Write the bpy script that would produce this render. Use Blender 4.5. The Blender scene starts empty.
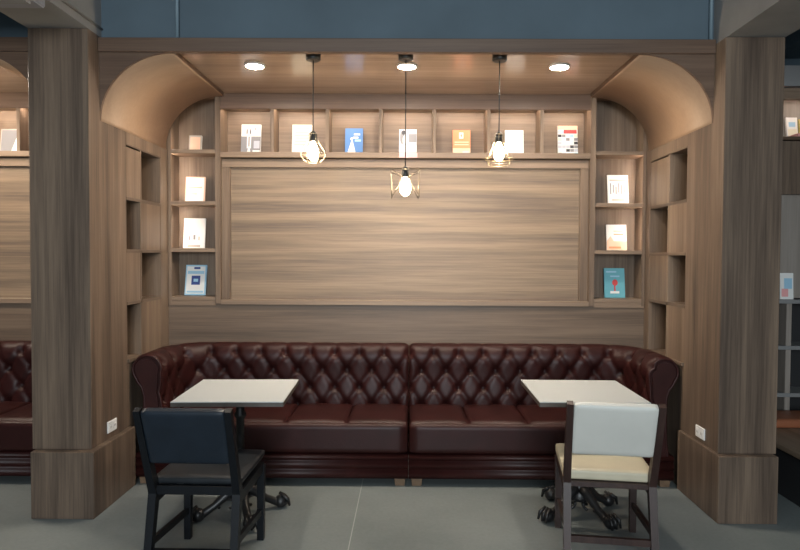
import bpy, bmesh, math, random
from mathutils import Vector, Matrix
R = math.radians; PI = math.pi
SC = bpy.context.scene
COL = SC.collection
random.seed(4)

# ------------------------------------------------------------------ materials
MATS = {}
def nodes(name):
    m = bpy.data.materials.new(name); m.use_nodes = True
    nt = m.node_tree; b = nt.nodes['Principled BSDF']
    MATS[name] = m
    return m, nt, b
def N(nt, typ, **kw):
    n = nt.nodes.new(typ)
    for k, v in kw.items():
        if k in n.inputs: n.inputs[k].default_value = v
        else: setattr(n, k, v)
    return n
def plain(name, col, rough=.5, metal=0., noise=0., nscale=8., bump=0., bscale=60., spec=.5, coat=0.):
    m, nt, b = nodes(name)
    b.inputs['Roughness'].default_value = rough; b.inputs['Metallic'].default_value = metal
    b.inputs['Specular IOR Level'].default_value = spec
    b.inputs['Coat Weight'].default_value = coat
    b.inputs['Base Color'].default_value = (*col, 1)
    tc = N(nt, 'ShaderNodeTexCoord')
    if noise:
        nz = N(nt, 'ShaderNodeTexNoise', Scale=nscale, Detail=5.)
        nt.links.new(tc.outputs['Object'], nz.inputs['Vector'])
        cr = N(nt, 'ShaderNodeValToRGB')
        cr.color_ramp.elements[0].position = .3; cr.color_ramp.elements[1].position = .7
        cr.color_ramp.elements[0].color = (*[c*(1-noise) for c in col], 1)
        cr.color_ramp.elements[1].color = (*[min(1, c*(1+noise)) for c in col], 1)
        nt.links.new(nz.outputs['Fac'], cr.inputs['Fac'])
        nt.links.new(cr.outputs['Color'], b.inputs['Base Color'])
    if bump:
        nb = N(nt, 'ShaderNodeTexNoise', Scale=bscale, Detail=4.)
        nt.links.new(tc.outputs['Object'], nb.inputs['Vector'])
        bp = N(nt, 'ShaderNodeBump', Strength=bump, Distance=.004)
        nt.links.new(nb.outputs['Fac'], bp.inputs['Height'])
        nt.links.new(bp.outputs['Normal'], b.inputs['Normal'])
    return m
def emit(name, col, strength):
    m, nt, b = nodes(name)
    b.inputs['Base Color'].default_value = (*col, 1)
    b.inputs['Emission Color'].default_value = (*col, 1)
    b.inputs['Emission Strength'].default_value = strength
    return m
def wood(name, axis, dark, mid, light, broad=7., plank=None, rough=.42, contrast=1.):
    """laminate with grain along one axis; plank=(length, height, axis pair) adds board to board variation"""
    m, nt, b = nodes(name)
    L = nt.links.new
    tc = N(nt, 'ShaderNodeTexCoord')
    def mapped(along, across):
        mp = N(nt, 'ShaderNodeMapping')
        s = [across]*3; s['xyz'.index(axis)] = along
        mp.inputs['Scale'].default_value = s
        L(tc.outputs['Object'], mp.inputs['Vector']); return mp
    n1 = N(nt, 'ShaderNodeTexNoise', Scale=1., Detail=3., Roughness=.55, Distortion=.3)
    L(mapped(.45, broad).outputs[0], n1.inputs['Vector'])
    n2 = N(nt, 'ShaderNodeTexNoise', Scale=1., Detail=6., Roughness=.7)
    L(mapped(2.2, broad*9).outputs[0], n2.inputs['Vector'])
    mix = N(nt, 'ShaderNodeMix'); mix.data_type = 'FLOAT'
    mix.inputs[0].default_value = .42
    L(n1.outputs['Fac'], mix.inputs[2]); L(n2.outputs['Fac'], mix.inputs[3])
    val = mix.outputs[0]
    if plank:
        ln, ht, ax = plank
        sp = N(nt, 'ShaderNodeSeparateXYZ'); L(tc.outputs['Object'], sp.inputs[0])
        cb = N(nt, 'ShaderNodeCombineXYZ')
        L(sp.outputs['XYZ'.index(ax[0])], cb.inputs[0]); L(sp.outputs['XYZ'.index(ax[1])], cb.inputs[1])
        br = N(nt, 'ShaderNodeTexBrick')
        br.offset = .37; br.squash = 1
        br.inputs['Color1'].default_value = (0, 0, 0, 1); br.inputs['Color2'].default_value = (1, 1, 1, 1)
        br.inputs['Mortar'].default_value = (.3, .3, .3, 1)
        br.inputs['Scale'].default_value = 1.; br.inputs['Mortar Size'].default_value = .0
        br.inputs['Brick Width'].default_value = ln; br.inputs['Row Height'].default_value = ht
        L(cb.outputs[0], br.inputs['Vector'])
        mr = N(nt, 'ShaderNodeMapRange'); mr.inputs['To Min'].default_value = -.085; mr.inputs['To Max'].default_value = .085
        L(br.outputs['Color'], mr.inputs['Value'])
        ad = N(nt, 'ShaderNodeMath', operation='ADD'); L(val, ad.inputs[0]); L(mr.outputs[0], ad.inputs[1])
        val = ad.outputs[0]
    cr = N(nt, 'ShaderNodeValToRGB')
    e = cr.color_ramp.elements
    w = .16/contrast
    e[0].position = .5-w; e[0].color = (*dark, 1)
    e[1].position = .5+w; e[1].color = (*light, 1)
    k = e.new(.5); k.color = (*mid, 1)
    L(val, cr.inputs['Fac']); L(cr.outputs['Color'], b.inputs['Base Color'])
    b.inputs['Roughness'].default_value = rough
    b.inputs['Specular IOR Level'].default_value = .35
    bp = N(nt, 'ShaderNodeBump', Strength=.12, Distance=.002)
    L(n2.outputs['Fac'], bp.inputs['Height']); L(bp.outputs['Normal'], b.inputs['Normal'])
    return m
D_, M_, L_ = (.076, .053, .040), (.136, .096, .070), (.205, .146, .104)
WV = wood('walnut_vertical', 'z', D_, M_, L_, broad=9, contrast=1.25)
WH = wood('walnut_horizontal', 'x', (.15, .105, .075), (.225, .158, .112), (.29, .208, .146), broad=9)
WN = wood('warm_walnut_vertical', 'z', (.12, .082, .058), (.18, .126, .089), (.24, .172, .122), broad=9, contrast=1.3)
WY = wood('walnut_depthwise', 'y', D_, M_, L_, broad=9)
WP = wood('walnut_boards', 'x', (.145, .106, .080), (.222, .160, .112), (.300, .218, .148), broad=13, contrast=1.35)
WPL = wood('walnut_boards_shaded', 'x', (.100, .072, .054), (.148, .104, .076), (.20, .142, .102), broad=12, contrast=1.2)  # same laminate, darker: light falloff behind the sofa put into the colour
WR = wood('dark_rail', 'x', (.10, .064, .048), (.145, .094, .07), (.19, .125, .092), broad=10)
WC = wood('cove_plywood', 'x', (.30, .19, .12), (.34, .22, .14), (.38, .25, .16), broad=4, rough=.42)
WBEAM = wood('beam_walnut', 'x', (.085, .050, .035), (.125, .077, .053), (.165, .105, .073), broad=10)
WCEIL = wood('ceiling_walnut', 'x', (.27, .185, .135), (.34, .24, .178), (.41, .295, .22), broad=7, rough=.15)
WBENCH = wood('bench_oak', 'y', (.13, .09, .06), (.2, .145, .1), (.26, .19, .14), broad=8)
WSHELF = wood('grey_ash', 'z', (.2, .17, .15), (.27, .235, .205), (.33, .29, .26), broad=7)
BLUE = plain('blue_paint', (.075, .108, .135), .7, noise=.1, nscale=2.5, bump=.15, bscale=35)
CONC = plain('painted_concrete', (.24, .235, .235), .85, noise=.12, nscale=3, bump=.25, bscale=25)
LEDGE = plain('grey_lavender_paint', (.26, .26, .29), .75, noise=.06)
PIPE = plain('pipe_paint', (.2, .27, .32), .5, metal=.2)
LEATHER = plain('burgundy_leather', (.028, .0066, .0060), .42, noise=.22, nscale=7, bump=.2, bscale=140, spec=.27)
DARKLEA = plain('dark_piping', (.035, .008, .008), .4)
FOOTWOOD = plain('foot_wood', (.16, .10, .06), .5, noise=.2, nscale=20)
IRON = plain('black_iron', (.010, .010, .011), .42, noise=.2, nscale=30)
WHITETOP = plain('white_laminate', (.51, .535, .54), .38, noise=.015, nscale=3)
TOPEDGE = plain('table_edge', (.085, .07, .06), .5, noise=.15, nscale=20)
NAVY = plain('navy_vinyl', (.011, .017, .026), .42, noise=.15, nscale=10, bump=.15, bscale=220, spec=.3)
NAVYSEAT = plain('worn_dark_vinyl', (.016, .019, .023), .36, noise=.35, nscale=9, bump=.1, bscale=150, spec=.3)
NAVYFRAME = plain('charcoal_stained_wood', (.004, .0052, .0075), .45, noise=.2, nscale=25, spec=.25)
CREAM = plain('white_vinyl', (.58, .57, .53), .45, noise=.04, nscale=7, bump=.1, bscale=200)
BEIGE = plain('beige_vinyl', (.56, .50, .37), .42, noise=.08, nscale=8, bump=.1, bscale=200)
BROWNFRAME = wood('reddish_brown_wood', 'z', (.022, .011, .009), (.034, .017, .014), (.05, .026, .021), broad=22)
BLACKM = plain('black_metal', (.008, .008, .008), .4)
BRASS = plain('brass_wire', (.26, .21, .145), .35, metal=1.)
DARKWIRE = plain('dark_wire', (.10, .075, .05), .4, metal=.8)
WHITEPL = plain('white_plastic', (.72, .72, .72), .35)
GREYPL = plain('grey_plastic', (.22, .22, .22), .5)
BLACKIN = plain('black_shelf', (.018, .018, .02), .6)
TAN = plain('tan_leather', (.30, .105, .05), .42, noise=.1, nscale=9, bump=.15, bscale=120)
BULB = emit('lit_bulb', (1., .79, .53), 200)
DOWN = emit('lit_downlight', (1., .89, .75), 600)
LED = emit('lit_led', (1., .80, .63), 100)
LED3 = emit('lit_far_led', (1., .83, .67), 25)
LED2 = emit('lit_cubby_led', (1., .83, .67), 52)

# floor: polished concrete with faint blotches and a control joint
def floor_mat():
    m, nt, b = nodes('polished_concrete'); L = nt.links.new
    tc = N(nt, 'ShaderNodeTexCoord')
    a = N(nt, 'ShaderNodeTexNoise', Scale=1.6, Detail=6., Roughness=.6); L(tc.outputs['Object'], a.inputs['Vector'])
    c = N(nt, 'ShaderNodeTexNoise', Scale=45., Detail=3.); L(tc.outputs['Object'], c.inputs['Vector'])
    mx = N(nt, 'ShaderNodeMix'); mx.data_type = 'FLOAT'; mx.inputs[0].default_value = .3
    L(a.outputs['Fac'], mx.inputs[2]); L(c.outputs['Fac'], mx.inputs[3])
    cr = N(nt, 'ShaderNodeValToRGB'); e = cr.color_ramp.elements
    e[0].position = .32; e[0].color = (.145, .162, .161, 1); e[1].position = .68; e[1].color = (.212, .232, .23, 1)
    L(mx.outputs[0], cr.inputs['Fac'])
    sp = N(nt, 'ShaderNodeSeparateXYZ'); L(tc.outputs['Object'], sp.inputs[0])
    s = N(nt, 'ShaderNodeMath', operation='ADD'); s.inputs[1].default_value = .318; L(sp.outputs[0], s.inputs[0])
    ab = N(nt, 'ShaderNodeMath', operation='ABSOLUTE'); L(s.outputs[0], ab.inputs[0])
    lt = N(nt, 'ShaderNodeMath', operation='LESS_THAN'); lt.inputs[1].default_value = .003; L(ab.outputs[0], lt.inputs[0])
    m2 = N(nt, 'ShaderNodeMix'); m2.data_type = 'RGBA'
    L(lt.outputs[0], m2.inputs[0]); L(cr.outputs['Color'], m2.inputs[6]); m2.inputs[7].default_value = (.36, .37, .36, 1)
    L(m2.outputs[2], b.inputs['Base Color'])
    b.inputs['Roughness'].default_value = .38; b.inputs['Specular IOR Level'].default_value = .4
    return m
FLOOR = floor_mat()

# ------------------------------------------------------------------ mesh helpers
class MB:
    def __init__(s): s.bm = bmesh.new(); s.mats = []
    def mi(s, m):
        if m not in s.mats: s.mats.append(m)
        return s.mats.index(m)
    def box(s, x0, x1, y0, y1, z0, z1, m, bev=0., seg=2):
        i = s.mi(m); old = set(s.bm.faces) if bev else None
        v = [s.bm.verts.new((x, y, z)) for x in (x0, x1) for y in (y0, y1) for z in (z0, z1)]
        F = [(0, 1, 3, 2), (4, 6, 7, 5), (0, 4, 5, 1), (2, 3, 7, 6), (0, 2, 6, 4), (1, 5, 7, 3)]
        fs = [s.bm.faces.new([v[k] for k in f]) for f in F]
        for f in fs: f.material_index = i
        if bev:
            es = list({e for f in fs for e in f.edges})
            bmesh.ops.bevel(s.bm, geom=es, offset=bev, segments=seg, affect='EDGES', profile=.5)
            for f in s.bm.faces:
                if f not in old: f.material_index = i; f.smooth = seg > 2
        return s
    def bar(s, p0, p1, w0, h0, m, w1=None, h1=None, side=(1, 0, 0)):
        """rectangular bar; w along `side`, h along the third direction"""
        w1 = w0 if w1 is None else w1; h1 = h0 if h1 is None else h1
        i = s.mi(m); p0, p1 = Vector(p0), Vector(p1); d = (p1-p0).normalized()
        sd = Vector(side); sd = (sd-d*sd.dot(d)).normalized(); u = d.cross(sd)
        a = [s.bm.verts.new(p0+sd*(x*w0/2)+u*(y*h0/2)) for x, y in ((-1, -1), (1, -1), (1, 1), (-1, 1))]
        c = [s.bm.verts.new(p1+sd*(x*w1/2)+u*(y*h1/2)) for x, y in ((-1, -1), (1, -1), (1, 1), (-1, 1))]
        fs = [s.bm.faces.new(a[::-1]), s.bm.faces.new(c)]
        for k in range(4): fs.append(s.bm.faces.new((a[k], a[(k+1) % 4], c[(k+1) % 4], c[k])))
        for f in fs: f.material_index = i
        return s
    def tube(s, pts, r, m, seg=8, closed=False):
        i = s.mi(m); pts = [Vector(p) for p in pts]; n = len(pts)
        rad = r if isinstance(r, (list, tuple)) else [r]*n
        rings = []; ref = None
        for k in range(n):
            if closed: d = (pts[(k+1) % n]-pts[k-1]).normalized()
            else: d = (pts[min(k+1, n-1)]-pts[max(k-1, 0)]).normalized()
            if ref is None:
                ref = Vector((0, 0, 1)) if abs(d.z) < .9 else Vector((1, 0, 0))
            a = (ref-d*ref.dot(d)).normalized(); ref = a; b = d.cross(a)
            rings.append([s.bm.verts.new(pts[k]+a*(math.cos(2*PI*j/seg)*rad[k])+b*(math.sin(2*PI*j/seg)*rad[k])) for j in range(seg)])
        for k in range(n if closed else n-1):
            A, B = rings[k], rings[(k+1) % n]
            for j in range(seg):
                f = s.bm.faces.new((A[j], A[(j+1) % seg], B[(j+1) % seg], B[j])); f.material_index = i; f.smooth = True
        if not closed:
            f = s.bm.faces.new(rings[0][::-1]); f.material_index = i
            f = s.bm.faces.new(rings[-1]); f.material_index = i
        return s
    def lathe(s, prof, c, m, seg=20, cap=True):
        i = s.mi(m); rings = []
        for r, z in prof:
            rings.append([s.bm.verts.new((c[0]+r*math.cos(2*PI*j/seg), c[1]+r*math.sin(2*PI*j/seg), c[2]+z)) for j in range(seg)])
        for A, B in zip(rings, rings[1:]):
            for j in range(seg):
                f = s.bm.faces.new((A[j], A[(j+1) % seg], B[(j+1) % seg], B[j])); f.material_index = i; f.smooth = True
        if cap:
            f = s.bm.faces.new(rings[0][::-1]); f.material_index = i
            f = s.bm.faces.new(rings[-1]); f.material_index = i
        return s
    def prism(s, poly, y0, y1, m):
        """poly in (x, z) extruded along y"""
        i = s.mi(m)
        a = [s.bm.verts.new((x, y0, z)) for x, z in poly]; b = [s.bm.verts.new((x, y1, z)) for x, z in poly]
        n = len(poly)
        fs = [s.bm.faces.new(a), s.bm.faces.new(b[::-1])]
        for k in range(n): fs.append(s.bm.faces.new((a[k], b[k], b[(k+1) % n], a[(k+1) % n])))
        for f in fs: f.material_index = i
        return s
    def grid(s, P, m, smooth=True):
        """P[i][j] points"""
        i = s.mi(m)
        V = [[s.bm.verts.new(p) for p in row] for row in P]
        for A, B in zip(V, V[1:]):
            for j in range(len(A)-1):
                f = s.bm.faces.new((A[j], A[j+1], B[j+1], B[j])); f.material_index = i; f.smooth = smooth
        return V
    def cushion(s, x0, x1, y0, y1, z0, z1, r, m, crown=0., n=14, puff=0., rxs=None):
        """rounded box with a crowned top"""
        i = s.mi(m); new = []
        cx, cy, cz = (x0+x1)/2, (y0+y1)/2, (z0+z1)/2; hx, hy, hz = (x1-x0)/2, (y1-y0)/2, (z1-z0)/2
        cache = {}
        def t(k): # denser sampling at the ends
            u = 2*k/n-1
            return math.copysign(abs(u)**.6, u)
        def vert(a, b, c):
            key = (round(a, 5), round(b, 5), round(c, 5))
            if key in cache: return cache[key]
            q = Vector((a*hx, b*hy, c*hz))
            rx = r if rxs is None else rxs
            inn = Vector((max(-hx+rx, min(hx-rx, q.x)), max(-hy+r, min(hy-r, q.y)), max(-hz+r, min(hz-r, q.z))))
            d = q-inn
            d.x *= r/rx
            if d.length > 1e-9: d = d.normalized()*r; d.x *= rx/r; q = inn+d
            e = (1-a*a)*(1-b*b)
            if c > 0: q.z += crown*c*(e**.5)
            q.y += math.copysign(puff*(1-a*a)*(1-c*c)*abs(b)**4, b)
            v = s.bm.verts.new(q+Vector((cx, cy, cz))); cache[key] = v
            return v
        for ax in range(3):
            for sg in (-1, 1):
                for a in range(n):
                    for b in range(n):
                        cs = []
                        for (p, q) in ((a, b), (a+1, b), (a+1, b+1), (a, b+1)):
                            co = [t(p), t(q)]; co.insert(ax, sg); cs.append(vert(*co))
                        if (sg > 0) == (ax == 1): cs.reverse()
                        if len(set(cs)) < 4: continue
                        try: f = s.bm.faces.new(cs)
                        except ValueError: continue
                        f.material_index = i; f.smooth = True
        return s
    def flip_x(s):
        for v in s.bm.verts: v.co.x = -v.co.x
        bmesh.ops.reverse_faces(s.bm, faces=s.bm.faces[:]); return s
    def move(s, d):
        for v in s.bm.verts: v.co += Vector(d)
        return s
    def build(s, name, parent=None, world=False, label=None, fix=True):
        if fix: bmesh.ops.recalc_face_normals(s.bm, faces=s.bm.faces[:])
        me = bpy.data.meshes.new(name); s.bm.to_mesh(me); s.bm.free()
        for m in s.mats: me.materials.append(m)
        o = bpy.data.objects.new(name, me); COL.objects.link(o)
        if parent is not None:
            o.parent = parent
            if world:
                L = Vector((0, 0, 0)); p = parent
                while p is not None: L += p.location; p = p.parent
                o.matrix_parent_inverse = Matrix.Translation(-L)
        if label: o['label'] = label
        return o
def tag(o, label=None, cat=None, group=None, kind=None):
    for k, v in (('label', label), ('category', cat), ('group', group), ('kind', kind)):
        if v: o[k] = v
    return o
def empty(name, loc, label, cat, group=None, rz=0, kind=None):
    o = bpy.data.objects.new(name, None); COL.objects.link(o)
    o.location = loc; o.rotation_euler = (0, 0, rz); o.empty_display_size = .1
    return tag(o, label, cat, group, kind)
def kids(o): return [c for c in bpy.data.objects if c.parent == o]
def copy_tree(o, parent=None):
    c = o.copy(); COL.objects.link(c)
    if parent is not None: c.parent = parent
    for ch in kids(o): copy_tree(ch, c)
    return c

# ------------------------------------------------------------------ key dimensions (metres; camera at the origin, looking along +Y)
XL, XR = -1.88, 1.82           # inner faces of the two columns
CLO, CRO = -2.232, 2.163       # outer faces
FACE, BACK = 4.97, 5.165       # shelf faces and shelf backs
CEIL = 2.785
PER = CLO-XR                   # shift from this bay to the next one on the left

# ------------------------------------------------------------------ setting
fl = MB().box(-9, 9, -5, 5.4, -.1, 0, FLOOR).build('floor'); tag(fl, 'polished grey concrete floor with one pale joint line', 'floor', kind='structure')
w = MB().box(-6.3, XR+.34, 3.915, 3.99, 2.852, 3.9, BLUE).build('wall_back_upper')
tag(w, 'blue painted wall above the wooden beam', 'wall', kind='structure')

def column(x0, x1, label, ztop):
    c = empty('column', ((x0+x1)/2, 3.99, 0), label, 'column', kind='structure')
    MB().box(x0, x1, 3.75, 4.24, .395, ztop, WV, .002, 1).build('shaft', c, True)
    MB().box(x0+.022 if x0 < 0 else x0-.022, x1+.04 if x0 < 0 else x1-.018, 3.69, 4.262, 0, .395, WV, .003, 1).build('plinth', c, True)
    return c
column(CLO, XL, 'tall wood clad square column on the left of the alcove', 2.864)
column(XR, CRO, 'tall wood clad square column on the right of the alcove', 2.826)
b = MB().box(CLO, XL, -1, 4.3, 2.864, 3.9, CONC).build('concrete_beam'); tag(b, 'grey concrete ceiling beam running over the left column', 'beam', kind='structure')
b = MB().box(XR+.005, CRO, -1, 4.3, 2.826, 3.9, CONC).build('concrete_beam'); tag(b, 'grey concrete ceiling beam running over the right column', 'beam', kind='structure')
b = MB().box(-3.4, XL-.005, 2.5, 3.33, 2.815, 2.864, LEDGE, .008, 1).box(-3.4, XL-.02, 2.5, 3.22, 2.795, 2.815, CONC).build('concrete_ledge')
tag(b, 'stepped grey ledge under the left concrete beam', 'beam', kind='structure')

def cove(dx, sign, label):
    """quarter round ceiling panel with its flat spandrel in front; sign -1 is the left end of the bay"""
    wall = (XL if sign < 0 else XR)+dx
    cx = wall-sign*.445; cz = 2.36; rx, rz, th = .445, .408, .034
    r = empty('ceiling_cove', (cx, 4.4, 2.36), label, 'ceiling cove', kind='structure')
    ins = [(cx+sign*rx*math.sin(a), cz+rz*math.cos(a)) for a in [PI/2*k/28 for k in range(29)]]
    out = [(cx+sign*(rx+th)*math.sin(a), cz+(rz+th)*math.cos(a)) for a in [PI/2*k/28 for k in range(29)]]
    m = MB()
    P = [[(x, 3.905, z) for x, z in ins], [(x, 4.93, z) for x, z in ins]]
    Q = [[(x, 3.905, z) for x, z in out], [(x, 4.93, z) for x, z in out]]
    V = m.grid(P, WC); W = m.grid(Q, WC)
    i = 0
    for k in range(28):
        for a in (0, 1): m.bm.faces.new((V[a][k], V[a][k+1], W[a][k+1], W[a][k]))
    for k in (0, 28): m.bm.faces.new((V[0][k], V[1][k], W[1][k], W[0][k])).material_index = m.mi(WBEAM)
    o = m.build('curved_panel', r, True)
    sp = [(x, z) for x, z in ins]+[(wall, cz), (wall, CEIL+.02), (cx, CEIL+.02)]
    MB().prism(sp, 3.885, 3.904, WBEAM).build('spandrel', r, True)
    # flat lining behind the cove, between the curve and the side wall
    return r
cove(0, -1, 'curved plywood ceiling cove on the left end of the alcove')
cove(0, 1, 'curved plywood ceiling cove on the right end of the alcove')
cove(PER, 1, 'curved ceiling cove in the next bay behind the left column')

def ceiling(n, x0, x1, label):
    o = MB().box(x0, x1, 3.9, 5.2, CEIL+.012, CEIL+.05, WCEIL).build(n); tag(o, label, 'ceiling', kind='structure')
ceiling('ceiling_1', CLO+.05, CRO-.05, 'wood grain alcove ceiling with three round downlights')
ceiling('ceiling_2', -5.9, CLO-.02, 'wood grain ceiling of the neighbouring left bay')
for x0, x1, lb in ((XL, XR, 'long dark wood beam across the front of the alcove'), (-5.9, CLO, 'dark wood beam across the front of the left bay')):
    o = MB().box(x0, x1, 3.868, 3.91, 2.768, 2.852, WBEAM, .003, 1).build('wood_beam'); tag(o, lb, 'beam', kind='structure')

# lower back wall (behind the sofa), solid wood with horizontal grain
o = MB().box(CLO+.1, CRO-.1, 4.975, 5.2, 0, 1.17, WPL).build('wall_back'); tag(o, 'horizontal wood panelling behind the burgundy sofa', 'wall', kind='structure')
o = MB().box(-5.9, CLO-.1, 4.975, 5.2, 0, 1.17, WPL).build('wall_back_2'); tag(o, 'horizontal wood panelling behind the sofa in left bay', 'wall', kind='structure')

# ------------------------------------------------------------------ shelving
XDIV = [-1.470, -1.072, -.645, -.232, .182, .602, 1.012, 1.385]
def feature_panel(dx, x0, x1, label):
    r = empty('wall_panel', ((x0+x1)/2, 5.0, 1.17), label, 'wall panel')
    MB().box(x0, x1, 5.03, 5.2, 1.17, 2.30, WP).build('board_panel', r, True)
    f = MB()
    f.box(x0, x1, 4.955, 5.03, 1.165, 1.205, WH, .003, 1)
    f.box(x0, x1, 5.0, 5.03, 2.235, 2.30, WH, .002, 1)
    f.build('frame_rail', r, True)
    if dx == 0: MB().box(x0, x0+.065, 4.995, 5.03, 1.206, 2.234, WN, .002, 1).build('frame_stile', r, True)
    MB().box(x1-.065, x1, 4.995, 5.03, 1.206, 2.234, WN, .002, 1).build('frame_stile', r, True)
feature_panel(0, -1.470, 1.385, 'large framed panel of horizontal wood boards above the sofa')
feature_panel(PER, -5.2, 1.385+PER, 'framed horizontal board panel beyond the left column')

def cubby_shelf(dx, first, label, led=True):
    xs = [x+dx for x in XDIV[first:]]
    x0, x1 = xs[0], xs[-1]
    r = empty('cubby_shelf', ((x0+x1)/2, FACE, 2.305), label, 'shelf')
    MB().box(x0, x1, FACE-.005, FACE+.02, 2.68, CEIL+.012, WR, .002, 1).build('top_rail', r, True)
    MB().box(x0, x1, FACE-.012, BACK, 2.305, 2.348, WH, .003, 1).build('shelf_board', r, True)
    MB().box(x0, x1, BACK, BACK+.02, 2.348, CEIL+.012, WH).build('back_panel', r, True)
    MB().box(x0, x1, FACE+.02, BACK, 2.70, 2.72, WH).build('top_board', r, True)
    for x in xs[1:-1]:
        MB().box(x-.013, x+.013, FACE, BACK, 2.348, 2.70, WN, .002, 1).build('divider', r, True)
    if led:
        MB().box(x0+.02, x1-.02, FACE+.03, FACE+.042, 2.692, 2.699, LED2).build('led_strip', r, True)
cubby_shelf(0, 0, 'long row of seven lit cubbies of books under the alcove ceiling')
cubby_shelf(PER, 4, 'lit cubby shelf in the bay left of the left column')

CZ = [1.195, 1.572, 1.937, 2.335]      # tops: board undersides at these z, boards .028 thick
def corner_bookcase(dx, sign, label, lit_top):
    if sign < 0: xo, xi = XL+dx+.002, XDIV[0]+dx
    else: xo, xi = XR+dx-.002, XDIV[-1]+dx
    lo, hi = min(xo, xi), max(xo, xi)
    r = empty('corner_bookcase', ((lo+hi)/2, FACE, 1.17), label, 'bookcase')
    sw = .042
    ix = xi+sign*sw
    MB().box(min(xi, ix), max(xi, ix), FACE-.01, BACK, 1.17, CEIL+.012, WN, .002, 1).build('stile', r, True)
    a, c = min(ix, xo), max(ix, xo)
    MB().box(a, c, BACK, BACK+.02, 1.17, CEIL+.012, WN).build('back_panel', r, True)
    so = xo-sign*.014
    MB().box(min(so, xo), max(so, xo), FACE+.002, BACK, 1.17, CEIL+.012, WN).build('side_panel', r, True)
    for z in CZ:
        MB().box(a, c, FACE-.004, BACK, z, z+.03, WH, .002, 1).build('shelf_board', r, True)
    MB().box(a, c, FACE-.002, FACE+.02, 1.155, 1.195, WH, .002, 1).build('bottom_rail', r, True)
    lp = xo-sign*.024
    MB().box(min(lp, xo), max(lp, xo), FACE-.006, FACE+.012, 1.17, CEIL+.012, WN, .001, 1).build('front_lip', r, True)
    qa, qb = xo-sign*.015, xo-sign*.021
    for k in (1, 2, 3) if lit_top else (1, 2):
        MB().box(min(qa, qb), max(qa, qb), FACE+.0125, FACE+.018, CZ[k]+.035, (CZ[k+1]-.006) if k < 3 else 2.5, LED).build('led_strip', r, True)
corner_bookcase(0, -1, 'narrow corner bookcase with lit cells left of the big panel', True)
corner_bookcase(0, 1, 'narrow corner bookcase with lit cells right of the big panel', False)
corner_bookcase(PER, 1, 'corner bookcase hidden behind the left column in the next bay', False)

NZ = [.85, 1.235, 1.585, 1.935, 2.285]
def niche_bookcase(dx, sign, cols, label):
    """checkerboard of open and closed cells in the side wall of the bay. cols: (y0, y1, set of open rows)"""
    xf = (XL if sign < 0 else XR)+dx; D = .325
    r = empty('niche_bookcase', (xf, 4.55, 0), label, 'bookcase')
    def bx(m, d0, d1, y0, y1, z0, z1, mat, bev=0):
        xa, xb = xf+sign*d0, xf+sign*d1
        m.box(min(xa, xb), max(xa, xb), y0, y1, z0, z1, mat, bev, 1)
    y0, y1 = cols[0][0], cols[-1][1]
    m = MB(); bx(m, D, D+.01, y0, FACE, 0, CEIL, WN); m.build('back_panel', r, True)
    m = MB(); bx(m, 0, .02, y0, FACE, NZ[-1], CEIL, WN); m.build('fascia', r, True)
    m = MB(); bx(m, .004, .02, y0, FACE, 0, NZ[0]-.022, WV); m.build('base_panel', r, True)
    m = MB(); bx(m, 0, D, y1, FACE, NZ[0]-.022, NZ[-1], WN); m.build('stile', r, True)
    for z in NZ:
        t = .022
        m = MB(); bx(m, -.001 if z > 1 else -.012, D, y0, y1, z-t if z < 2 else z-.012, z, WY, .001); m.build('shelf_board', r, True)
    for ya, yb, opn in cols:
        m = MB(); bx(m, -.001, D, yb-.009, yb+.009, NZ[0], NZ[-1]-.012, WN, .001); m.build('divider', r, True)
        for k in range(4):
            if k not in opn:
                m = MB(); bx(m, .001, .02, ya+.001, yb-.01, NZ[k], NZ[k+1]-.022, WN); m.build('closed_panel', r, True)
LC = [(4.240, 4.468, {0, 2}), (4.468, 4.824, {1, 3})]
RC = [(4.240, 4.532, {1, 3}), (4.532, 4.885, {0, 2})]
niche_bookcase(0, -1, LC, 'checkerboard niche shelving in the left side wall')
niche_bookcase(0, 1, RC, 'checkerboard niche shelving in the right side wall')

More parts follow.
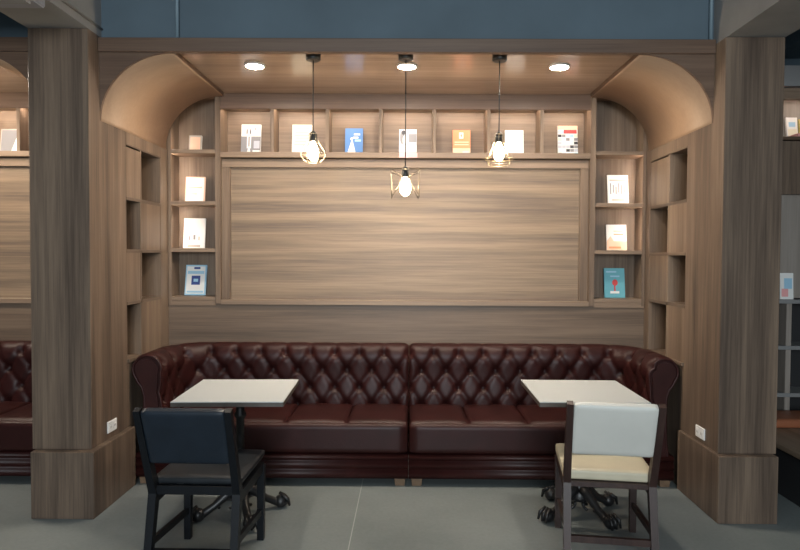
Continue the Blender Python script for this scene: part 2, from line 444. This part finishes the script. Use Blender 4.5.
# ------------------------------------------------------------------ books
BK = {}
def bcol(name, c, rough=.45):
    if name not in BK: BK[name] = plain('print_'+name, c, rough)
    return BK[name]
bcol('white', (.80, .79, .77)); bcol('cream', (.78, .73, .58)); bcol('grey', (.25, .25, .27)); bcol('dark', (.05, .05, .06))
bcol('blue', (.09, .22, .52)); bcol('orange', (.75, .28, .14)); bcol('peach', (.80, .52, .38)); bcol('navy', (.03, .06, .25))
bcol('teal', (.14, .42, .50)); bcol('red', (.60, .06, .06)); bcol('pink', (.80, .38, .38)); bcol('sky', (.35, .58, .75)); bcol('taupe', (.45, .40, .36)); bcol('paper', (.74, .72, .66))
bcol('lilac', (.50, .52, .60)); bcol('yellow', (.75, .6, .2))
def book(x, ybase, z, wd, ht, cover, art, label, lean=8, th=.018, rz=0, group=None, spine=None):
    """upright book, cover facing the room (-Y). art: (u0, v0, u1, v1, colour[, 'tri' | 'oval']) in cover fractions"""
    m = MB(); c = BK[cover]
    m.box(-wd/2, wd/2, -th, -th+.002, 0, ht, c); m.box(-wd/2, wd/2, -.002, 0, 0, ht, c)
    m.box(-wd/2, -wd/2+.002, -th+.002, -.002, 0, ht, c)
    m.box(-wd/2+.002, wd/2-.003, -th+.002, -.002, .002, ht-.003, BK['paper'])
    lay = 0
    for a in art:
        u0, v0, u1, v1, col = a[:5]; k = a[5] if len(a) > 5 else 'rect'
        lay += 1; y1 = -th-.0002; y0 = y1-.0003-.00012*lay
        X = lambda u: -wd/2+u*wd
        Zz = lambda v: v*ht
        if k == 'rect': pl = [(X(u0), Zz(v0)), (X(u1), Zz(v0)), (X(u1), Zz(v1)), (X(u0), Zz(v1))]
        elif k == 'tri': pl = [(X(u0), Zz(v0)), (X(u1), Zz(v0)), (X(u0*.45+u1*.55), Zz(v1))]
        else: pl = [(X((u0+u1)/2+(u1-u0)/2*math.cos(t)), Zz((v0+v1)/2+(v1-v0)/2*math.sin(t))) for t in [2*PI*j/14 for j in range(14)]]
        m.prism(pl, y0, y1+.0002, BK[col])
    o = m.build('book')
    o.location = (x, ybase, z); o.rotation_euler = (-R(lean), 0, rz)
    tag(o, label, 'book', group)
    return o
def lines(u0, u1, vs, col, h=.02): return [(u0+.04*((k*7) % 3), v, u1-.05*((k*5) % 3), v+h, col) for k, v in enumerate(vs)]
SH = 2.3485
YB = 5.125
G1 = 'books in the long row of cubbies'
book(-1.273, YB, SH, 0.156, 0.245, 'white', [(0, 0, 1, .6, 'grey'), (.28, 0, .52, .3, 'white', 'tri'), (.30, .2, .37, .62, 'white'), (.44, .2, .51, .62, 'white'), (.26, .66, .32, .86, 'dark', 'oval'), (.44, .66, .50, .86, 'dark', 'oval'), (.65, .2, .95, .45, 'lilac'), (.6, .05, .97, .14, 'white'), (.68, .8, .74, .9, 'grey', 'oval')],
     'white and grey book with two dark utensil heads on its cover', group=G1)
book(-0.867, YB, SH, 0.156, 0.245, 'cream', lines(.12, .92, [.32, .42, .54, .62, .72, .86], 'taupe', .025), 'cream book with lines of grey lettering in the second cubby', group=G1)
book(-0.452, YB, SH, 0.140, 0.217, 'blue', [(.12, .02, .62, .62, 'white', 'tri'), (.25, .0, .5, .16, 'white'), (.45, .62, .75, .68, 'white'), (.5, .74, .85, .80, 'white'), (.55, .5, .9, .58, 'sky'), (.3, .55, .45, .66, 'white', 'oval')],
     'blue book with a white figure on its cover', group=G1)
book(-0.022, YB, SH, 0.140, 0.210, 'white', [(0, .38, 1, .97, 'lilac'), (.05, .42, .3, .95, 'grey', 'oval'), (.15, .78, .35, .97, 'dark', 'oval'), (.2, .4, .42, .75, 'white', 'oval'), (.55, .5, .98, .82, 'grey'), (.1, .1, .9, .3, 'white')],
     'white book with a grey photograph on its upper half', group=G1)
book(0.405, YB, SH, 0.140, 0.207, 'orange', [(.0, .0, 1, .28, 'peach'), (.36, .66, .6, .9, 'white'), (.43, .72, .53, .84, 'orange', 'oval'), (.1, .5, .9, .54, 'peach'), (.1, .4, .9, .44, 'peach'), (.55, .02, .9, .16, 'lilac')],
     'orange book with a small white badge on its cover', group=G1)
book(0.824, YB, SH, 0.147, 0.207, 'white', [(.15, .72, .85, .75, 'paper'), (.15, .55, .8, .58, 'paper'), (.2, .3, .7, .33, 'paper')], 'plain white book in the sixth cubby beside the right pendant lamp', group=G1)
art = [(0, .87, 1, 1, 'peach')]
for a in range(5):
    for c in range(7):
        art.append((a*.2+.01, c*.122+.01, a*.2+.19, c*.122+.1, random.choice(['white', 'lilac', 'dark', 'grey', 'white', 'sky', 'lilac', 'cream'])))
art.append((.3, .74, .95, .86, 'red'))
book(1.249, YB, SH, 0.158, 0.245, 'white', art, 'book with a photo mosaic cover under an orange band', group=G1)
o = MB().box(-.088, .052, FACE-.0145, FACE-.0125, 2.308, 2.345, BK['pink']).build('shelf_label'); tag(o, 'pink label strip on the edge of the cubby shelf', 'label')
G2 = 'books in the left corner bookcase'
book(-1.715, YB, 2.366, .10, .135, 'taupe', [(.1, .1, .9, .9, 'peach')], 'small beige book on top shelf of the left corner bookcase', group=G2, lean=8)
book(-1.716, YB-.01, 1.968, .155, .205, 'peach', [(.05, .04, .95, .96, 'white'), (.15, .55, .85, .6, 'peach'), (.15, .3, .6, .34, 'peach')], 'pale peach book in the upper lit cell of left corner bookcase', group=G2)
book(-1.725, YB-.01, 1.603, .170, .240, 'white', [(.25, .26, .32, .4, 'grey'), (.46, .28, .56, .44, 'grey'), (.7, .26, .76, .38, 'taupe'), (.2, .03, .8, .1, 'taupe')], 'white book with small grey figures in left corner bookcase', group=G2)
book(-1.716, YB-.02, 1.226, .165, .245, 'sky', [(.06, .05, .94, .95, 'white'), (.3, .34, .72, .64, 'navy'), (.4, .44, .62, .54, 'sky'), (.4, .86, .7, .93, 'navy'), (.1, .7, .9, .8, 'sky'), (.1, .08, .9, .14, 'sky')], 'pale blue book with a navy square in lowest left corner cell', group=G2, lean=12)
G3 = 'books in the right corner bookcase'
book(1.650, YB-.01, 1.968, .165, .235, 'white', [(.12+.13*k, .34+.05*(k % 2), .17+.13*k, .72-.06*(k % 3), 'grey') for k in range(6)]+[(.1, .8, .9, .84, 'taupe'), (.2, .12, .8, .16, 'taupe')], 'white book with a row of dark strokes in right corner bookcase', group=G3)
book(1.644, YB-.01, 1.603, .158, .205, 'white', [(0, 0, 1, .35, 'peach'), (0, .35, .35, .55, 'peach', 'tri'), (.35, .6, .85, .64, 'orange'), (.35, .72, .8, .76, 'peach'), (.1, .06, .7, .14, 'orange')], 'white and peach book in the middle cell of right corner bookcase', group=G3)
book(1.630, YB-.02, 1.226, .162, .235, 'teal', [(.38, .40, .66, .62, 'red', 'oval'), (.47, .2, .54, .45, 'red'), (.28, .14, .72, .22, 'white'), (.3, .7, .75, .75, 'sky'), (.1, .85, .6, .9, 'sky')], 'teal book with a red flower shape in lowest right corner cell', group=G3)
# leaning thin book in the lowest left niche
o = book(-1.965, 4.345, NZ[0]+.001, .12, .19, 'paper', [], 'thin pale book standing in the lowest niche of left side wall', lean=4, th=.012, rz=R(113))
# left bay book
book(-3.175, YB, SH, .20, .20, 'taupe', [(.04, .05, .78, .95, 'grey'), (.45, .05, .95, .9, 'white', 'tri'), (.85, .05, .93, .98, 'white')], 'grey book with a white triangle beyond the left column')

# ------------------------------------------------------------------ chesterfield sofa
def sofa(W, sign, loc, label):
    """half of the long sofa. local x runs from the middle joint out to the arm, y from the front to the wall"""
    root = empty('chesterfield_sofa', loc, label, 'sofa')
    def fin(m, name, par=None):
        if sign < 0: m.flip_x()
        return m.build(name, par or root)
    xi = W-.205; yi = .548; rc = .20                # inner faces of arm and back
    Lb = xi-rc; La = PI/2*rc; Lf = yi-rc-.03
    tot = Lb+La+Lf
    def path(s):
        if s <= Lb: return (s, yi), (0, 1)
        if s <= Lb+La:
            a = (s-Lb)/rc
            return (xi-rc+rc*math.sin(a), yi-rc+rc*math.cos(a)), (math.sin(a), math.cos(a))
        return (xi, yi-rc-(s-Lb-La)), (1, 0)
    # profile: (n, z) with n away from the seat, plus v = running length
    prof = []
    for k in range(26): z = .33+(.765-.33)*k/25; prof.append((.030*max(0, (z-.5)/.265)**.7 if z < .62 else .030*max(0, (.12)/.265)**.7*(1-((z-.62)/.145)**2)+.004*((z-.62)/.145), z))
    c = (.097, .772); rr = .092
    for k in range(1, 27):
        a = PI-PI*1.18*k/26; prof.append((c[0]+rr*math.cos(a), c[1]+rr*math.sin(a)))
    prof += [(.160, .69), (.135, .66), (.118, .60), (.115, .45), (.122, .30), (.145, .15), (.168, .06)]
    v = [0.]
    for p, q in zip(prof, prof[1:]): v.append(v[-1]+math.hypot(q[0]-p[0], q[1]-p[1]))
    a_, b_ = .186, .130
    v0 = .43-.33                                   # lowest row of buttons just at the seat
    def puff(s, vv):
        p = s/a_+.5; q = (vv-v0)/b_
        if q < 3:
            A, B = p+q/2, p-q/2
            h = (1-(1-abs(math.sin(PI*A)))**2.6)*(1-(1-abs(math.sin(PI*B)))**2.6)
            w = 1.
        else:
            h = 1-(1-abs(math.sin(PI*(p+1.5))))**2.6; h = h*h if q < 3.05 else h**(1+max(0, 1-(q-3)/.4))
            w = 1-max(0, min(1, (q-3)/1.25))
            h = 1-(1-h)*w
        bump = 0.
        for kk in range(4):
            if abs(q-kk) < .45:
                off = (p-kk/2) - round(p-kk/2)
                bump = max(bump, math.exp(-((off*a_)**2+((q-kk)*b_)**2)/.024**2))
        return .60+.40*h-.80*bump
    ns, step = 0, .0125
    def sweep(s0, s1, capstart, capend, name, front_soft):
        m = MB(); n = max(8, int((s1-s0)/step)); rows = []
        for i in range(n+1):
            s = s0+(s1-s0)*i/n
            (px, py), (nx, ny) = path(s)
            row = []
            ed = min(1, (s-s0)/.03+(0 if capstart else 1))
            ed *= min(1, (s1-s)/.03+(0 if capend else 1))
            ed = .62+.38*ed**.5
            for j, (pn, pz) in enumerate(prof):
                q = (v[j]-v0)/b_
                fade = 1-max(0, min(1, (q-3.3)/1.6))
                h = puff(s, v[j])*.042*ed
                h = h if q < 4.9 else h
                # direction: profile normal toward the seat / upward
                j0, j1 = max(0, j-1), min(len(prof)-1, j+1)
                tx, tz = prof[j1][0]-prof[j0][0], prof[j1][1]-prof[j0][1]; l = math.hypot(tx, tz) or 1
                on, oz = -tz/l, tx/l
                g = 1 if j < 46 else max(0, 1-(j-46)/5)
                nn = pn*(1-.22*max(0, ny))+on*(h-.020)*g; zz = pz+oz*(h-.020)*g
                row.append((px+nx*nn, py+ny*nn, zz))
            rows.append(row)
        V = m.grid(rows, LEATHER)
        for cap, r in ((capstart, V[0]), (capend, V[-1])):
            if cap:
                f = m.bm.faces.new(r if cap and r is V[0] else r[::-1]); f.material_index = 0
        m.rows = rows
        return m
    sb = Lb+La*.15
    m = sweep(0.0, sb, True, False, 'backrest', 0); fin(m, 'backrest')
    m = sweep(sb+.001, tot, False, True, 'arm', 0); last = m.rows[-1]; armo = fin(m, 'arm')
    # scroll front of the arm with piping
    pts = [Vector(p) for p in last]
    m = MB(); m.tube([p+Vector((0, -.004, 0)) for p in pts[4:]], .009, LEATHER, 6); fin(m, 'arm_piping', armo)
    ctr = Vector((xi+.10, pts[0].y, .768))
    m = MB()
    inner = [p.lerp(Vector((xi+.085, p.y, max(.1, min(.768, p.z)))), .22)+Vector((0, -.012, 0)) for p in pts[2:]]
    f0 = [m.bm.verts.new(p) for p in inner]; b0 = [m.bm.verts.new(p+Vector((0, .02, 0))) for p in inner]
    i0 = m.mi(LEATHER)
    m.bm.faces.new(f0); m.bm.faces.new(b0[::-1])
    for k in range(len(f0)): m.bm.faces.new((f0[k], b0[k], b0[(k+1) % len(f0)], f0[(k+1) % len(f0)]))
    fin(m, 'arm_front_panel', armo)
    # seat
    nc = 4; cw = (xi-.006)/nc
    for k in range(nc):
        m = MB(); m.cushion(.004+k*cw+.001, .004+(k+1)*cw-.001, .022, yi+.03, .216, .428, .034, LEATHER, crown=.020, puff=.0, rxs=.004)
        fin(m, 'seat_cushion')
    m = MB(); m.cushion(.003, xi+.01, .004, .2, .217, .422, .034, LEATHER, n=16, rxs=.012); fin(m, 'seat_front')
    # base with three rolled bands
    m = MB()
    pr = [(.02, .05)]
    for z0, z1 in ((.05, .112), (.114, .172), (.174, .214)):
        for k in range(7):
            t = k/6; pr.append((.018-.016*math.sin(PI*t), z0+(z1-z0)*t))
    pr.append((.03, .216)); pr += [(.5, .216), (.5, .05)]
    rows = [[(x, y, z) for y, z in pr+[pr[0]]] for x in (.0, W-.035)]
    V = m.grid(rows, LEATHER, True)
    m.bm.faces.new(V[0][:-1]); m.bm.faces.new(V[1][:-1][::-1])
    fin(m, 'base')
    for x0, y0 in ((.018, .02), (W-.12, .03), (.018, .42), (W-.12, .42)):
        m = MB(); m.bar((x0+.037, y0+.035, 0), (x0+.037, y0+.035, .052), .062, .058, FOOTWOOD, .074, .07); fin(m, 'foot')
    return root
sofa(1.866, -1, (-.006, 4.25, 0), 'left half of the burgundy tufted leather sofa')
sofa(1.812, 1, (-.002, 4.25, 0), 'right half of the burgundy tufted leather sofa')
sofa(1.812, 1, (-.002+PER, 4.25, 0), 'burgundy tufted sofa in the bay left of the left column')

# ------------------------------------------------------------------ tables
def table(loc, rz, foot_rot, label):
    t = empty('cafe_table', loc, label, 'table', rz=rz)
    MB().box(-.305, .305, -.318, .318, .7455, .75, WHITETOP).build('table_top', t)
    MB().box(-.305, .305, -.318, .318, .722, .7455, TOPEDGE).build('edge_band', t)
    c = MB(); c.lathe([(.05, .09), (.06, .11), (.045, .14), (.03, .17), (.026, .2), (.034, .215), (.026, .23), (.024, .45), (.024, .58), (.036, .595), (.036, .61), (.025, .625), (.024, .70), (.05, .71), (.05, .722)], (0, 0, 0), IRON, 18)
    c.build('column', t)
    m = MB(); m.bar((-.2, 0, .716), (.2, 0, .716), .04, .012, IRON, side=(0, 1, 0)); m.bar((0, -.2, .716), (0, .2, .716), .04, .012, IRON); m.build('top_bracket', t)
    for k in range(4):
        a = foot_rot+k*PI/2-rz; ca, sa = math.cos(a), math.sin(a)
        pr = [(.03, .16, .034), (.07, .142, .031), (.11, .11, .026), (.15, .078, .022), (.19, .056, .023), (.22, .040, .024), (.245, .036, .030), (.268, .032, .028), (.285, .028, .016)]
        m = MB(); m.tube([(r*ca, r*sa, z) for r, z, _ in pr], [q for *_, q in pr], IRON, 10)
        m.lathe([(.004, -.040), (.022, -.034), (.036, -.018), (.041, 0), (.036, .018), (.022, .033), (.004, .040)], (.245*ca, .245*sa, .041), IRON, 14)
        for d in (-.3, 0, .3):   # claw toes
            r0, r1 = .245, .292
            m.tube([((r0)*ca-sa*d*.07, (r0)*sa+ca*d*.07, .084), ((r0+.036)*ca-sa*d*.1, (r0+.036)*sa+ca*d*.1, .058), (r1*ca-sa*d*.11, r1*sa+ca*d*.11, .016)], [.010, .012, .007], IRON, 6)
        # scrolled brace under the leg
        m.tube([((.05+.05*math.cos(q)+.03)*ca, (.05+.05*math.cos(q)+.03)*sa, .075+.03*math.sin(q)) for q in [PI*1.6*j/10-.6 for j in range(11)]], .009, IRON, 6)
        m.build('claw_foot', t)
    return t
table((-1.006, 3.779, 0), R(2.2), R(27), 'square white cafe table in front of the dark navy chair')
table((1.027, 3.823, 0), R(-.5), R(120), 'square white cafe table in front of the cream chair')

# ------------------------------------------------------------------ chairs (local +Y is the front)
def chair(loc, rz, label, frame, back, seat, hw=.2, rz0=.40, rz1=.425, st=.478):
    t = empty('dining_chair', loc, label, 'chair', rz=rz)
    kz = .415
    for s in (-1, 1):
        m = MB(); m.bar((s*hw, .225, 0), (s*hw, .235, .41), .034, .034, frame, .04, .04); m.build('leg', t)
        m = MB(); m.bar((s*(hw+.004), -.31, 0), (s*hw, -.212, kz+.02), .034, .036, frame, .038, .05); m.build('leg', t)
        m = MB(); m.bar((s*hw, -.212, kz), (s*(hw+.006), -.380, .855), .036, .05, frame, .030, .034); m.build('back_post', t)
        m = MB(); m.bar((s*hw, -.25, .195), (s*hw, .222, .155), .02, .032, frame); m.build('side_stretcher', t)
        m = MB(); m.bar((s*hw, -.2, .395), (s*hw, .235, .40), .03, .05, frame); m.build('seat_rail', t)
    m = MB(); m.bar((-hw, -.21, (rz0+rz1)/2), (hw, -.21, (rz0+rz1)/2), .034, rz1-rz0, frame, side=(0, 1, 0)); m.build('seat_rail', t)
    m = MB(); m.bar((-hw, .232, .395), (hw, .232, .395), .03, .05, frame, side=(0, 1, 0)); m.build('seat_rail', t)
    m = MB(); m.bar((-hw, -.272, .155), (hw, -.272, .155), .022, .032, frame, side=(0, 1, 0)); m.build('rear_stretcher', t)
    m = MB(); m.cushion(-hw-.018, hw+.018, -.205, .262, rz1, st, .014, seat, crown=.008); m.build('seat', t)
    # padded back between the posts, tilted with them
    m = MB(); w = hw-.011
    m.cushion(-w, w, -.019, .026, 0, .286, .012, back, n=12, puff=.006)
    a = math.atan2(.173, .453)
    for v in m.bm.verts:
        y, z = v.co.y, v.co.z
        v.co.y = -.278+y*math.cos(a)-z*math.sin(a); v.co.z = .586+z*math.cos(a)+y*math.sin(a)
    m.build('backrest', t)
    return t
chair((-1.010, 3.225, 0), R(-1), 'dark navy upholstered chair with charcoal frame at left table', NAVYFRAME, NAVY, NAVYSEAT, .2, .412, .452, .487)
chair((1.03, 3.385, 0), R(-8), 'cream upholstered chair with reddish brown frame at right table', BROWNFRAME, CREAM, BEIGE, .205)

# ------------------------------------------------------------------ lamps
def downlight(x, y, label):
    d = empty('downlight', (x, y, CEIL), label, 'ceiling light', 'round downlights in the alcove ceiling')
    MB().lathe([(.057, -.003), (.064, -.003), (.067, .004), (.067, .012), (.057, .012)], (0, 0, 0), WHITEPL, 28, False).build('trim_ring', d)
    MB().lathe([(.057, -.002), (.057, .008)], (0, 0, 0), DOWN, 28).build('diffuser', d)
    return d
downlight(-1.023, 4.22, 'round recessed downlight left of the pendant lamps')
downlight(-.027, 4.22, 'round recessed downlight behind the middle pendant canopy')
downlight(.968, 4.22, 'round recessed downlight right of the pendant lamps')
d = downlight(.968+PER, 4.22, 'round downlight in the left bay ceiling'); del d['group']
d = downlight(-.027+PER, 4.22, 'round downlight over the middle of the left bay'); del d['group']

def pendant(x, y, zb, kind, label):
    """zb is the height of the bulb's centre"""
    p = empty('pendant_lamp', (x, y, CEIL+.012), label, 'pendant lamp', 'pendant lamps hanging over the tables')
    def fin(m, n, par=None): return m.move((0, 0, zb-CEIL-.012)).build(n, par or p)
    top = CEIL+.012-zb
    fin(MB().lathe([(.04, top-.040), (.046, top-.034), (.046, top-.002)], (0, 0, 0), BLACKM, 22), 'canopy')
    fin(MB().tube([(0, 0, .115), (0, 0, top-.02)], .0032, BLACKM, 6), 'cord')
    so = fin(MB().lathe([(.008, .125), (.012, .118), (.021, .112), (.022, .10), (.019, .097), (.022, .094), (.023, .062), (.019, .056)], (0, 0, 0), BLACKM, 18), 'socket')
    fin(MB().lathe([(.012, .058), (.015, .045), (.026, .022), (.033, -.004), (.033, -.022), (.026, -.042), (.013, -.054), (.003, -.057)], (0, 0, 0), BULB, 20), 'bulb', so)
    m = MB(); r = .0017
    ring = lambda rad, z, n=28: [(rad*math.cos(2*PI*j/n), rad*math.sin(2*PI*j/n), z) for j in range(n)]
    if kind == 'globe':
        pr = [(.026, .105), (.032, .06), (.05, .03), (.074, -.005), (.076, -.03), (.06, -.055), (.035, -.072)]
        for k in range(6):
            a = k*PI/3+.2; m.tube([(q*math.cos(a), q*math.sin(a), z) for q, z in pr], r, BRASS, 5)
        for rad, z in ((.026, .105), (.076, -.018), (.035, -.072)): m.tube(ring(rad, z), r, BRASS, 5, True)
    elif kind == 'bell':
        pr = [(.027, .105), (.030, .07), (.045, .03), (.062, -.012), (.070, -.045)]
        for k in range(6):
            a = k*PI/3+.35; m.tube([(q*math.cos(a), q*math.sin(a), z) for q, z in pr], r, BRASS, 5)
            b2 = a+.1; m.tube([(.070*math.cos(a), .070*math.sin(a), -.045), (.093*math.cos(a), .093*math.sin(a), -.045), (.093*math.cos(a), .093*math.sin(a), -.015)], r, BRASS, 5)
        for rad, z in ((.027, .105), (.058, -.005), (.092, -.045), (.062, -.083)): m.tube(ring(rad, z), r, BRASS, 5, True)
        for k in range(6):
            a = k*PI/3+.35; m.tube([(.092*math.cos(a), .092*math.sin(a), -.045), (.062*math.cos(a), .062*math.sin(a), -.083)], r, BRASS, 5)
    else:
        h = .085; zt, zl = .098, -.065
        cs = [(h*math.cos(PI/4*(2*k+1)+.04), h*math.sin(PI/4*(2*k+1)+.04)) for k in range(4)]
        cs = [(x_*1.42, y_*1.42) for x_, y_ in cs]
        for k in range(4):
            a, b2 = cs[k], cs[(k+1) % 4]
            m.tube([(*a, zt), (*b2, zt)], r, BRASS, 5)
            m.tube([(*a, zt), (*a, zl)], r, BRASS, 5)
            m.tube([(.018*a[0]/h, .018*a[1]/h, .06), (*a, zt)], r, DARKWIRE, 5)
        m.tube([(*cs[0], zl), (0, 0, .02), (*cs[2], zl)], r*.8, DARKWIRE, 5) if False else None
        for k in (0, 1, 2, 3):
            a = cs[k]; m.tube([(*a, zl), (a[0]*.45, a[1]*.45, zl+.075), (.02*a[0]/h, .02*a[1]/h, .06)], r, DARKWIRE, 5)
    fin(m, 'wire_cage', so)
    return p
pendant(-.607, 4.0, 2.20, 'globe', 'pendant lamp with rounded wire cage, leftmost of the three')
pendant(-.032, 3.985, 1.98, 'cube', 'lowest pendant lamp with a square wire frame')
pendant(.548, 4.0, 2.20, 'bell', 'pendant lamp with flared wire cage, rightmost of the three')

# ------------------------------------------------------------------ sockets and pipes
def outlet(x, y, z, sign, label):
    r = empty('power_outlet', (x, y, z), label, 'power outlet', 'power outlets on the column sides')
    sx = -sign
    cp = MB().box(min(0, sx*.009), max(0, sx*.009), -.06, .06, -.036, .036, WHITEPL, .003, 1).build('cover_plate', r)
    for yy in (-.028, .028):
        m = MB(); m.box(min(sx*.008, sx*.0105), max(sx*.008, sx*.0105), yy-.019, yy+.019, -.021, .021, WHITEPL, .002, 1)
        for q in (-.008, .008): m.box(min(sx*.01, sx*.0112), max(sx*.01, sx*.0112), yy+q-.0015, yy+q+.0015, -.008, .006, GREYPL)
        m.build('socket', cp)
outlet(XL, 4.0, .425+.045, -1, 'white double power outlet on the left column')
outlet(XR, 3.97, .425+.035, 1, 'white double power outlet on the right column')
def pipe(pts, r, label, mat=PIPE):
    m = MB(); m.tube(pts, r, mat, 10)
    o = m.build('conduit_pipe'); tag(o, label, 'pipe'); return o
pipe([(-1.412, 3.897, 2.858), (-1.412, 3.897, 3.8)], .011, 'vertical conduit on the blue wall near the left column')
pipe([(1.80, 3.897, 2.858), (1.80, 3.897, 3.8)], .011, 'vertical conduit on the blue wall near the right column')
pipe([(XL+.008, .5, 2.912), (XL+.008, 3.905, 2.912)], .007, 'thin conduit running along the side of left concrete beam', CONC)

# ------------------------------------------------------------------ the bay right of the right column
o = MB().box(CRO-.1, 7, 5.12, 5.2, 0, 3.9, BLUE).build('wall_back_3'); tag(o, 'dark blue wall behind the shelves on the far right', 'wall', kind='structure')
b = MB().box(2.3, 7, 4.78, 5.12, 2.82, 2.97, CONC).build('concrete_beam'); tag(b, 'pale grey beam over the shelves on the far right', 'beam', kind='structure')
b = MB(); b.bar((2.75, 2.0, 3.2), (2.95, 5.1, 3.2), .25, .16, BLUE); b = b.build('ceiling_duct'); tag(b, 'blue duct under the ceiling on the far right', 'duct')
x0, x1 = 2.48, 4.6
r = empty('tall_bookcase', ((x0+x1)/2, 5.0, 0), 'tall wood bookcase behind the tan bench on the far right', 'bookcase')
MB().box(x0, x1, 5.09, 5.118, 1.24, 2.82, WSHELF).build('back_panel', r, True)
MB().box(x0, x1, 5.09, 5.118, .0, 1.24, BLACKIN).build('back_panel', r, True, label='black back panel')
MB().box(x0-.03, x0, 4.85, 5.118, 0, 2.82, WSHELF).build('side_panel', r, True)
MB().box(x0, x1, 4.83, 5.09, 2.435, 2.46, WBEAM, .002, 1).build('shelf_board', r, True)
MB().box(x0, x1, 4.84, 5.09, 2.79, 2.82, WH, .002, 1).build('shelf_board', r, True)
MB().box(x0, x1, 4.84, 4.862, 2.74, 2.79, WH, .002, 1).build('top_rail', r, True)
MB().box(x0, x1, 4.86, 4.88, 2.03, 2.43, WV).build('cupboard_door', r, True)
MB().box(x0, x1, 4.90, 4.92, 1.245, 2.03, WSHELF).build('panel', r, True)
for z in (1.205, .855, .495):
    MB().box(x0, x1, 4.84, 5.09, z, z+.03, GREYPL, .002, 1).build('shelf_board', r, True)
for x in (x0+.39, x0+.84, x0+1.26):
    MB().box(x-.02, x+.02, 4.845, 5.09, 0, 1.205, WSHELF, .002, 1).build('divider', r, True)
MB().box(x0, x0+.035, 4.845, 5.09, 0, 1.205, WSHELF, .002, 1).build('divider', r, True)
MB().box(x0+.02, x1-.02, 4.875, 4.885, 2.775, 2.782, LED3).build('led_strip', r, True)
G4 = 'books on the far right bookcase'
book(2.985, 5.06, 2.4605, .085, .19, 'white', [(.1, .1, .9, .5, 'cream'), (.2, .6, .8, .8, 'sky')], 'white book on the top shelf beyond the right column', group=G4, lean=8)
book(3.075, 5.05, 2.4605, .075, .175, 'yellow', [(.1, .1, .9, .9, 'cream')], 'pale yellow book on the top shelf beyond the right column', group=G4, lean=8)
o = MB().box(2.90, 3.18, 4.835, 4.98, 2.4605, 2.485, BK['pink'], .002, 1).build('book'); tag(o, 'pink book lying flat on the top shelf beyond the right column', 'book', G4)
book(2.862, 4.884, 1.2355, .10, .20, 'white', [(.1, .1, .6, .4, 'pink'), (.3, .4, .9, .8, 'sky')], 'white book leaning on the grey shelf beyond the right column', group=G4, lean=3)
t = empty('bench', (3.2, 4.2, 0), 'long wooden bench with tan seat cushion on the far right', 'bench')
MB().box(2.40, 4.2, 3.2, 4.80, .31, .345, WBENCH, .004, 1).build('seat_board', t, True)
MB().box(2.435, 4.2, 3.24, 4.80, 0, .31, BLACKIN).build('base', t, True)
MB().cushion(2.44, 4.15, 4.50, 4.80, .345, .405, .02, TAN, crown=.008).build('cushion', t, True)

# ------------------------------------------------------------------ light of the room, camera
wd = bpy.data.worlds.new('room_light'); SC.world = wd; wd.use_nodes = True
bg = wd.node_tree.nodes['Background']; bg.inputs[0].default_value = (.80, .93, 1.0, 1); bg.inputs[1].default_value = .055
pl = bpy.data.lights.new('bay_fill_light', 'POINT'); pl.energy = 15; pl.color = (1, .78, .52); pl.shadow_soft_size = .05  # unseen fill light, added to brighten the left bay
po = bpy.data.objects.new('bay_fill_light', pl); COL.objects.link(po); po.location = (-3.45, 4.35, 2.5)
def area(loc, rot, sx, sy, e, col):
    l = bpy.data.lights.new('room_lamp', 'AREA'); l.shape = 'RECTANGLE'; l.size = sx; l.size_y = sy; l.energy = e; l.color = col
    o = bpy.data.objects.new('room_lamp', l); COL.objects.link(o); o.location = loc; o.rotation_euler = rot
area((0, -4.0, 2.2), (R(84), 0, 0), 2., 1.8, 340, (.86, .95, 1.))
area((0, 1.2, 3.6), (0, 0, 0), 5, 1.2, 45, (.80, .95, 1.))

cam = bpy.data.cameras.new('camera'); co = bpy.data.objects.new('camera', cam); COL.objects.link(co)
cam.sensor_width = 36; cam.sensor_fit = 'HORIZONTAL'; cam.lens = 36*640/800; cam.shift_x = -6.6/800
cam.clip_start = .05
pitch, yaw, roll = R(1.7), R(.3), R(.3)
fw = Vector((-math.sin(yaw)*math.cos(pitch), math.cos(yaw)*math.cos(pitch), -math.sin(pitch)))
rt = Vector((math.cos(yaw), math.sin(yaw), 0)); up = rt.cross(fw)
r2 = rt*math.cos(roll)+up*math.sin(roll); u2 = -rt*math.sin(roll)+up*math.cos(roll)
mt = Matrix((r2, u2, -fw)).transposed().to_4x4(); mt.translation = (0, 0, 1.55)
co.matrix_world = mt
SC.camera = co
SC.view_settings.view_transform = 'Standard'; SC.view_settings.look = 'None'
SC.view_settings.exposure = 0; SC.view_settings.gamma = 1; SC.view_settings.use_curve_mapping = False
SC.cycles.use_denoising = True
SC.cycles.max_bounces = 8; SC.cycles.sample_clamp_indirect = 6
